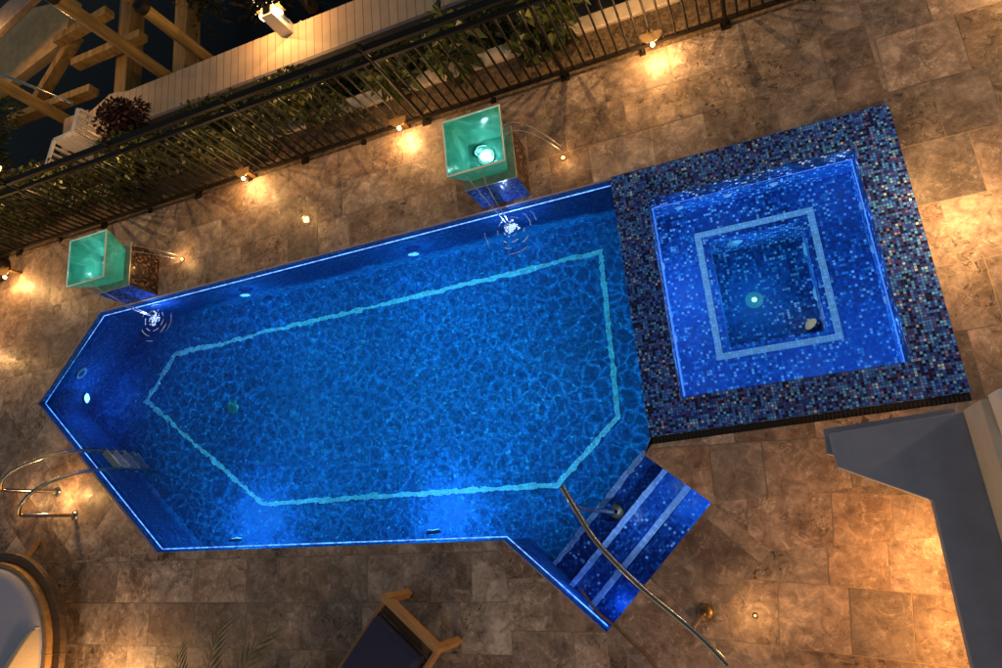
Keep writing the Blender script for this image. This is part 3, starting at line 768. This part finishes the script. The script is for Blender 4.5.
# ------------------------------------------------------------------ step handrail
hr = empty('step_handrail', (-1.0,-.2,0), 'long bent stainless handrail rising over the pool steps', 'handrail')
pts = curve_pts([(-1.535,.36,.80),(-1.43,.14,.81),(-1.31,-.07,.83),(-1.06,-.36,.86),(-.72,-.69,.86),(-.555,-.89,.86)],8)
chrome(pts, .021, 'rail', hr, M['bronze2'] if 'bronze2' in M else M['steel'], 12)
chrome(curve_pts([(-.75,-.66,0),(-.75,-.66,.70),(-.74,-.665,.86)],4), .019, 'post', hr)
chrome(curve_pts([(-1.42,.17,-.27),(-1.45,.19,.55),(-1.47,.22,.80)],4), .019, 'post', hr)
for p in ((-.75,-.66,0),(-1.42,.17,-.5)):
    child(MB().lathe([(.02,.035),(.055,.03),(.065,.012),(.067,0)], p, 22).build('flange', M['bronze']), hr)
tag(MB().tube(curve_pts([(-1.75,-.42,-.10),(-1.60,-.60,.012),(-1.48,-.71,.012),(-1.36,-.84,.012),(-1.19,-1.04,.012),(-1.0,-1.5,.012)],8), .010, 8).build('strand', M['strand']), 'thin brown hose trailing from the pool steps across the deck', 'strand')  # thin brown tube curving from the steps over the deck

# ------------------------------------------------------------------ grey bench slab, upper wall and box
sb = empty('stone_counter', (.9,-.3,0), 'grey rendered angled counter slab overhanging the lit deck', 'counter')
poly = [(.335,.26),(.81,0.0),(.79,-.95),(.79,-2.6),(1.20,-2.6),(1.135,-.2),(1.085,.50),(.33,.475)]
child(MB().prism(poly[::-1] if sum(poly[i][0]*poly[(i+1)%8][1]-poly[(i+1)%8][0]*poly[i][1] for i in range(8))<0 else poly, .90, 1.0).build('slab', M['render'], bevel=.006), sb)
low = [(.30,.36),(.62,.22),(1.07,.22),(1.07,.54),(.31,.52)]
child(MB().prism(low if sum(low[i][0]*low[(i+1)%5][1]-low[(i+1)%5][0]*low[i][1] for i in range(5))>0 else low[::-1], .80, .88).build('under_slab', M['render']), sb)
child(MB().box((1.05,-2.5,0),(1.16,.40,.90)).build('support_wall', M['render_pale']), sb)
hw = MB().prism([(1.115,-2.6),(1.50,-2.6),(1.42,.50),(1.088,.51)], 1.002, 1.42)
tag(hw.build('parapet_wall', M['render_pale'], bevel=.006), 'pale rendered wall rising along the edge of the grey counter', 'wall')
wb = MB().prism([(1.14,.30),(1.62,.28),(1.60,.56),(1.13,.53)], 1.422, 1.62)
tag(wb.build('wall_block', M['white'], bevel=.006), 'white block on top of the pale wall at the right edge', 'block')
point('counter_light', (.93,-.32,.50), 27.0, (1,.44,.12), .05)
point('counter_light', (.93,-.95,.50), 25.0, (1,.44,.12), .05)

# ------------------------------------------------------------------ lounger
ang = math.atan2(-.40,.44)     # local +x runs along the foot end, +y towards the photographer's lower left
lo = empty('sun_lounger', (-3.09,-.565,0), 'teak sun lounger with a dark navy cushion on the deck', 'sun lounger')
lo.rotation_euler.z = ang
lh = .31
for sx in (-1,1):
    MB().box((sx*lh-.03,-.03,0),(sx*lh+.03,.03,.42)).build('leg', M['teak'], lo, bevel=.004)
    MB().box((sx*lh-.03,-1.92,0),(sx*lh+.03,-1.86,.42)).build('leg', M['teak'], lo, bevel=.004)
    MB().box((sx*lh-.018,-1.855,.30),(sx*lh+.018,-.032,.40)).build('side_rail', M['teaky'], lo, bevel=.004)
MB().box((-lh+.032,-.022,.33),(lh-.032,.022,.425)).build('end_board', M['teak'], lo, bevel=.004)
MB().box((-lh-.03,-.03,.422),(lh+.03,.028,.442)).build('top_rail', M['teak'], lo, bevel=.004)
d_ = MB(); y = -.05
while y > -1.8: d_.box((-lh+.02,y-.085,.345),(lh-.02,y,.365)); y -= .097
d_.build('slat_deck', M['darkwood'], lo)
cu = MB().box((-lh+.03,-1.80,.372),(lh-.05,-.13,.50)).build('cushion', M['navy'], lo, bevel=.045)
cu.modifiers['bevel'].segments = 4

# ------------------------------------------------------------------ round daybed
dc_ = (-8.27,-.66); RD = 1.08
db = empty('daybed', (*dc_,0), 'round wooden daybed with a pale mattress and splayed legs', 'daybed')
def arcband(r0, r1, z0, z1, a0=0, a1=2*PI, n=56, zf=None):
    m = MB(); vs=[]; fs=[]
    for i in range(n+1):
        a = a0+(a1-a0)*i/n; e = zf(i/n) if zf else 0
        for r,z in ((r0,z0),(r1,z0),(r1,z1+e),(r0,z1+e)): vs.append((dc_[0]+r*math.cos(a),dc_[1]+r*math.sin(a),z))
    for i in range(n):
        for k in range(4):
            k2=(k+1)%4; fs.append((4*i+k,4*(i+1)+k,4*(i+1)+k2,4*i+k2)[::-1])
    fs += [(0,1,2,3),(4*n+3,4*n+2,4*n+1,4*n)]
    return m.add(vs, fs)
child(arcband(RD-.10, RD, .30, .37).build('frame', M['darkwood'], bevel=.006), db)
child(arcband(RD-.155, RD-.105, .30, .44).build('side_board', M['teak'], bevel=.006), db)
child(MB().lathe([(0,.36),(RD-.165,.36),(RD-.16,.44),(RD-.18,.50),(RD-.24,.525),(0,.535)], (*dc_,0), 64).build('mattress', M['lilac']), db)
child(arcband(RD-.24, RD-.17, .44, .50, -1.35, .30, 40, lambda t: .40*math.sin(min(1,t*1.0)*PI)**.8).build('backrest', M['cream'], bevel=.01), db)
for a in (.40, 1.22, 2.1, 3.3, 4.4, 5.6):
    c, s = math.cos(a), math.sin(a)
    if a == 1.22: p0, p1 = (-7.93,.26,.335), (-8.15,.50,.02)
    elif a == .40: p0, p1 = (-7.36,-.24,.335), (-7.49,.01,.02)
    else: p0, p1 = (dc_[0]+(RD-.08)*c, dc_[1]+(RD-.08)*s, .335), (dc_[0]+(RD+.15)*c, dc_[1]+(RD+.15)*s, .02)
    lg = child(MB().bar(p0,p1,.085,.06).build('leg', M['darkwood'], bevel=.004), db)
    f = MB().lathe([(0,.022),(.022,.02),(.028,0)], (p1[0],p1[1],.0), 12).build('foot', M['steel']); child(f, db)

# ------------------------------------------------------------------ plants
def leafmesh(pts, size, mname, asp=2.0, seed=1, droop=.3):
    rr = random.Random(seed); m = MB()
    for p, dirv in pts:
        l = size*rr.uniform(.6,1.3); w = l/asp/2
        d = Vector(dirv)+Vector((rr.gauss(0,.5),rr.gauss(0,.5),rr.gauss(.1,.5))); d.normalize()
        sd = d.cross(Vector((rr.gauss(0,1),rr.gauss(0,1),rr.gauss(0,1)))).normalized(); nn = sd.cross(d)
        p = Vector(p); q = p+d*l*.5-nn*l*.04; e = p+d*l-Vector((0,0,l*droop))
        m.add([p, q+sd*w, e, q-sd*w], [(0,1,2,3)])
    return m
def clumps(c, rad, n, k, rr, flat=1.0):
    """leaf positions in several clumps spread through a crown"""
    cs = [(Vector((rr.gauss(0,.45)*rad[0], rr.gauss(0,.45)*rad[1], rr.gauss(0,.4)*rad[2])), rr.uniform(.28,.55)) for _ in range(k)]
    out = []
    for i in range(n):
        o, s = rr.choice(cs); u = Vector((rr.gauss(0,1),rr.gauss(0,1),rr.gauss(0,1))).normalized()*rr.random()**.4
        p = Vector(c)+o+Vector((u.x*rad[0]*s,u.y*rad[1]*s,u.z*rad[2]*s)); out.append((p,u))
    return out
def shrub(name, x, y, z, rad, n, size, mname, label, grp, seed, asp=2.0, k=7):
    rr = random.Random(seed); h = rad[2]
    t = empty(name, (x,y,z), label, 'shrub', grp)
    child(leafmesh(clumps((x,y,z+h*.9), rad, n, k, rr), size, None, asp, seed).build('foliage', M[mname]), t)
    st = MB()
    for i in range(4):
        st.tube([(x+rr.uniform(-.05,.05),y+rr.uniform(-.05,.05),z), (x+rr.uniform(-.5,.5)*rad[0], y+rr.uniform(-.5,.5)*rad[1], z+h*rr.uniform(.8,1.3))], [.016,.006], 6)
    child(st.build('stem', M['bark']), t)
k = 0
for i in range(13):   # clipped hedge plants beyond the white kerb
    x = -10.6+.72*i
    shrub('hedge_shrub', x, 5.42, -.5, (.50,.36,.27), 1300, .085, 'leafA', 'dark green small leaved shrub in the hedge behind the black fence', 'hedge shrubs behind the fence', 100+i, 1.8, 9)
for i,(x,y,r,n) in enumerate(((-3.1,4.86,.30,150),(-2.35,4.95,.36,190),(-1.55,4.78,.26,140),(-1.15,5.15,.48,300),(-.45,5.15,.50,330),(.3,5.0,.42,240))):
    shrub('broad_leaf_bush', x, y, .0, (r,r*.8,r), n, .17, 'leafB', ['broad leaved bush left of the right fountain behind the fence','broad leaved bush straight behind the right fountain','small broad leaved bush right of the right fountain behind the fence','large broad leaved bush left of the lamp above the spa','large bright broad leaved bush right above the fence lamp over the spa','broad leaved bush at the top right end of the fence'][i], 'broad leaved bushes behind the fence', 200+i, 1.9, 6)
for i in range(10):
    shrub('low_shrub', -10.4+.70*i, 4.70, -.02, (.46,.16,.46), 950, .085, 'leafA', 'small leaved shrub pressed against the back of the black fence at left', 'low shrubs along the left fence', 300+i, 1.8, 10)
shrub('round_shrub', -7.30, 5.90, -.36, (.27,.27,.27), 1500, .09, 'leafR', 'round burgundy shrub standing in front of the ivory boardwalk', None, 400, 2.6, 16)
shrub('corner_shrub', -10.55, 6.55, -.7, (.62,.5,.42), 1500, .10, 'leafA', 'shrub beside the warm lamp at the far left edge', None, 410, 2.0, 8)
# potted palm, mostly below the frame
pt = empty('palm_plant', (-4.98,-1.42,0), 'feathery palm with arching fronds at the bottom edge', 'palm')
pm = MB(); rr = random.Random(5)
for k in range(11):
    a = .55+k*.57; Lf = rr.uniform(.75,.95)
    ctr = [Vector((-4.98+math.cos(a)*Lf*t, -1.42+math.sin(a)*Lf*t, .42+.75*t-.75*t*t)) for t in [i/14 for i in range(15)]]
    pm.tube(ctr, [.008*(1-.8*i/14)+.001 for i in range(15)], 5)
    for i in range(3,15):
        dd = (ctr[i]-ctr[i-1]).normalized(); sd = dd.cross(Vector((0,0,1))).normalized()
        for sg in (-1,1):
            p = ctr[i]; e = p+sd*sg*.20*(1-.55*i/15)+dd*.14-Vector((0,0,.05)); mid = p.lerp(e,.45); w = dd*.017
            pm.add([p, mid+w, e, mid-w], [(0,1,2,3)])
child(pm.build('fronds', M['leafP']), pt)
child(MB().lathe([(0,.0),(.15,0),(.20,.36),(.185,.37),(.16,.33),(0,.32)], (-4.98,-1.42,0), 24).build('pot', M['kerb']), pt)

# ------------------------------------------------------------------ beyond the fence
def slab(name, x0,x1,y0,y1,z0,z1,m,**kw): return tag(MB().box((x0,y0,z0),(x1,y1,z1)).build(name, m), kind='structure')
slab('garden_bed', -13,4.5,4.362,4.80,-.3,-.012, M['mulch'])
slab('soil', -13,4.5,4.98,6.18,-1.2,-.5, M['soil'])
tag(MB().box((-13,4.802,-.5),(4.5,4.978,.03)).build('garden_kerb', M['kerb'], bevel=.008), 'low pale concrete kerb edging the planting bed behind the fence', 'kerb')
tag(MB().add([(-60,3,-2.4),(40,3,-2.4),(40,90,-2.4),(-60,90,-2.4)], [(0,1,2,3)]).build('canal_water', M['canal']), kind='structure')
tag(MB().add([(-60,-40,-2.6),(40,-40,-2.6),(40,100,-2.6),(-60,100,-2.6)], [(0,1,2,3)]).build('ground', M['soil']), kind='structure')
bw = MB().prism([(-8.05,6.30),(3,6.30),(3,6.93),(-7.95,6.93),(-8.13,6.99),(-8.28,7.0),(-8.68,6.82),(-8.72,6.3)], -.78,-.60)
tag(bw.build('boardwalk', M['board']), kind='structure')
slab('landing', -9.25,-8.74,4.99,6.9,-.80,-.62, M['board'])
slab('boardwalk_edge', -8.7,3,6.20,6.298,-1.0,-.57, simple('edge_beam', (.16,.13,.14), .6, nscale=8))

# lantern post standing on the boardwalk's outer edge
lp_ = empty('lantern_post', (-5.02,6.86,-.6), 'square ivory lantern post with two lit lamps on the boardwalk edge', 'lantern')
child(MB().box((-5.14,6.79,-.598),(-4.95,6.95,-.18)).build('post', M['white'], bevel=.008), lp_)
child(MB().box((-5.10,6.83,-.179),(-4.99,6.94,-.165)).build('cap', M['black']), lp_)
for x0,x1 in ((-5.22,-5.145),(-4.945,-4.87)):
    h = child(MB().box((x0,6.93,-.34),(x1,6.94,-.19)).build('lamp_frame', M['bronze']), lp_)
    b = MB().lathe([(0,-.05),(.02,-.045),(.026,0),(.02,.045),(0,.05)], ((x0+x1)/2,6.875,-.265), 12).build('bulb', M['warm2']); child(b, lp_)
    point('lantern_light', ((x0+x1)/2+(.06 if x0>-5 else -.07),6.85,-.16), 26.0, WARM, 0.0)
# white slatted screen
sc = empty('slatted_screen', (-8.6,5.9,-.6), 'white slatted screen with a stepped outline at the upper left', 'screen')
def run(p, q, z0, z1, nm):
    p = Vector((*p,0)); q = Vector((*q,0)); dd = (q-p); n = max(2,int(dd.length/.085)); s = MB()
    for i in range(n+1):
        a = p+dd*(i/n); s.bar((a.x,a.y,z0),(a.x,a.y,z1-.03),.068,.02, up=(dd.normalized().x,dd.normalized().y,0))
    s.bar((p.x,p.y,z0+.05),(q.x,q.y,z0+.05),.02,.05)
    child(s.build('slat_panel', M['white']), sc)
    child(MB().bar((p.x,p.y,z1-.012),(q.x,q.y,z1-.012),.05,.035).build('cap_rail', M['white'], bevel=.004), sc)
ZG=.15
run((-7.93,6.19),(-7.99,5.84),-.6,ZG,'a'); run((-7.99,5.84),(-8.34,5.83),-.6,ZG,'b'); run((-8.34,5.83),(-8.55,5.1),-.6,ZG,'c')
point('jetty_light', (-8.55,6.35,-.25), 5.0, WARM, .04)
point('unseen_warm_light', (-7.75,5.35,.55), 9.0, WARM)  # unseen lamp added to warm the slatted screen
point('jetty_light', (-10.0,6.0,.05), 6.0, WARM, .04)
gl = empty('path_lamp', (-9.98,6.05,-.5), 'small glowing path lamp beside the far left shrub', 'lamp')
child(MB().tube([(-9.98,6.05,-.6),(-9.98,6.05,-.25)], .02, 8).build('stem', M['bronze']), gl)
child(MB().lathe([(0,.06),(.04,.05),(.05,0),(.0,-.01)], (-9.98,6.05,-.22), 14).build('globe', M['warm']), gl)

# timber jetty frame over the canal
jl = ['rough timber mooring pile right at the boardwalk notch','rough timber mooring pile with a round top between beam and boardwalk','rough timber mooring pile at the far left']
for i,(x,y,z1,r) in enumerate(((-7.35,7.10,1.10,.085),(-6.62,7.16,.42,.085),(-9.3,6.95,1.0,.085))):
    t = empty('mooring_pile', (x,y,-2.4), jl[i], 'pile', 'timber mooring piles of the jetty')
    child(MB().tube([(x,y,-2.5),(x,y,z1)], [r*1.05,r], 16).build('pile', M['pilewood']), t)
    child(MB().lathe([(r+.012,-.12),(r+.016,-.1),(r+.016,.0),(r*.6,.02),(0,.02)], (x,y,z1), 16).build('cap', M['black']), t)
for x,z,lab in ((-8.52,-.95,'square timber jetty beam running out over the dark canal, left one'),(-7.37,-1.0,'square timber jetty beam running out over the dark canal, right one')):
    tag(MB().box((x-.12,7.05,z-.3),(x+.12,13,z)).build('jetty_beam', M['beamwood'], bevel=.01), lab, 'beam')
for a,b,lab in (((-9.35,8.05,-.80),(-7.9,8.05,-.80),'cross beam with a cut end below the long pile'),((-8.3,8.9,-.80),(-6.9,8.9,-.80),'cross beam between the two timber jetty beams'),((-9.2,9.7,-.8),(-6.6,9.7,-.8),'dark cross beam near the top edge'),((-10.4,7.65,-.9),(-9.5,8.75,-.9),'slanting brace below the lit timber deck corner'),((-9.75,8.6,-.75),(-8.6,8.75,-.75),'short beam joining the lit deck corner to the left jetty beam'),((-10.6,7.35,-.7),(-8.75,7.30,-.7),'long edge beam at the far left beside the low metal rail')):
    tag(MB().bar(a,b,.13,.18).build('cross_beam', M['beamwood'], bevel=.008), lab, 'beam')
tag(MB().prism([(-11.8,8.1),(-9.75,8.7),(-9.6,9.5),(-11.8,10.0)], -1.0,-.85).build('jetty_deck', simple('deck_board', (.42,.28,.13), .6, nscale=6)), 'warm lit timber deck corner at the top left', 'jetty deck')
tag(MB().bar((-10.7,8.65,-.2),(-9.1,9.35,-.2),.40,.12).build('metal_beam', simple('grey_metal', (.22,.18,.16), .4, .5, nscale=10), bevel=.01), 'wide grey metal beam in the top left corner', 'beam')
for a,b,lab in (((-8.75,8.3,1.0),(-7.55,7.2,-.2),'thin metal rail leaning beside the long mooring pile'),((-9.9,7.5,.4),(-8.9,6.98,-.5),'thin metal rail low at the left edge')):
    tag(MB().tube([a,b], .022, 8).build('metal_rail', M['steel']), lab, 'rail')
point('jetty_light', (-8.9,7.7,.1), 13.0, WARM, .05)
point('jetty_light', (-10.3,8.5,.1), 18.0, WARM, .05)
point('jetty_light', (-7.6,8.6,.0), 4.0, WARM, .05)
# tree over the canal with small fairy lights
tr = empty('canal_tree', (-5.9,9.0,-2.4), 'dark tree hung with tiny warm lights over the canal', 'tree')
rr = random.Random(77)
child(leafmesh(clumps((-5.9,8.7,-1.2), (1.3,.9,.6), 1500, 12, rr), .12, None, 2.2, 78).build('crown', M['leafT']), tr)
child(MB().tube([(-5.9,9.0,-2.5),(-5.8,8.9,-1.8),(-5.9,8.7,-1.1)], [.12,.09,.04], 10).build('trunk', M['bark']), tr)
fl = MB()
for k in range(34):
    t = k/34; fl.lathe([(0,.012),(.010,.004),(.0,-.012)], (-6.0+.9*t+rr.gauss(0,.07), 8.0-.55*t+rr.gauss(0,.09)+.3*math.sin(t*6), -.95+rr.gauss(0,.12)), 6)
tag(fl.build('fairy_lights', emit('fairy_glow', (1,.7,.35), 1.6)), 'string of tiny warm fairy lights draped over the dark tree', 'fairy lights')

# dark barrel at the left end of the fence
br = MB().lathe([(0,.42),(.15,.42),(.165,.40),(.17,.02),(.15,0)], (-9.30,4.17,0), 24)
tag(br.build('barrel', M['black']), 'dark round barrel below the left end of the fence', 'barrel')

# ------------------------------------------------------------------ sky, moonlit dusk, camera
wd = bpy.data.worlds.new('World'); S.world = wd; wd.use_nodes = True
nt = wd.node_tree; bg = nt.nodes['Background']
sk = nt.nodes.new('ShaderNodeTexSky'); sk.sky_type = 'NISHITA'; sk.sun_disc = False
sk.sun_elevation = math.radians(2.0); sk.sun_rotation = math.radians(200)
L(nt, sk.outputs[0], bg.inputs['Color']); bg.inputs['Strength'].default_value = .2
sd = bpy.data.lights.new('sun', 'SUN'); sd.energy = .12; sd.angle = math.radians(12); sd.color = (1,.78,.58)
so = bpy.data.objects.new('sun', sd); COL.objects.link(so); so.location = (3,-6,9); so.rotation_euler = Vector((-.45,.6,-.9)).to_track_quat('-Z','Y').to_euler()

cam = bpy.data.cameras.new('camera'); co = bpy.data.objects.new('camera', cam); COL.objects.link(co)
cam.sensor_width = 36; cam.lens = 708/1002*36; cam.clip_end = 400; cam.clip_start = .05
Rm = Matrix(((0.92524421,0.18767631,0.32969797),(-0.09314798,0.95484413,-0.2821279),(-0.3677589,0.23032651,0.90094567)))
q = Rm.to_quaternion(); q.normalize()
co.rotation_mode = 'QUATERNION'; co.rotation_quaternion = q; co.location = (0,0,6)
S.camera = co
S.view_settings.view_transform = 'Standard'; S.view_settings.look = 'None'; S.view_settings.exposure = 0; S.view_settings.gamma = 1
S.cycles.use_denoising = True
S.cycles.max_bounces = 8; S.cycles.transmission_bounces = 6; S.cycles.glossy_bounces = 3; S.cycles.diffuse_bounces = 3
S.cycles.caustics_reflective = False; S.cycles.caustics_refractive = False
S.cycles.sample_clamp_indirect = 4.0
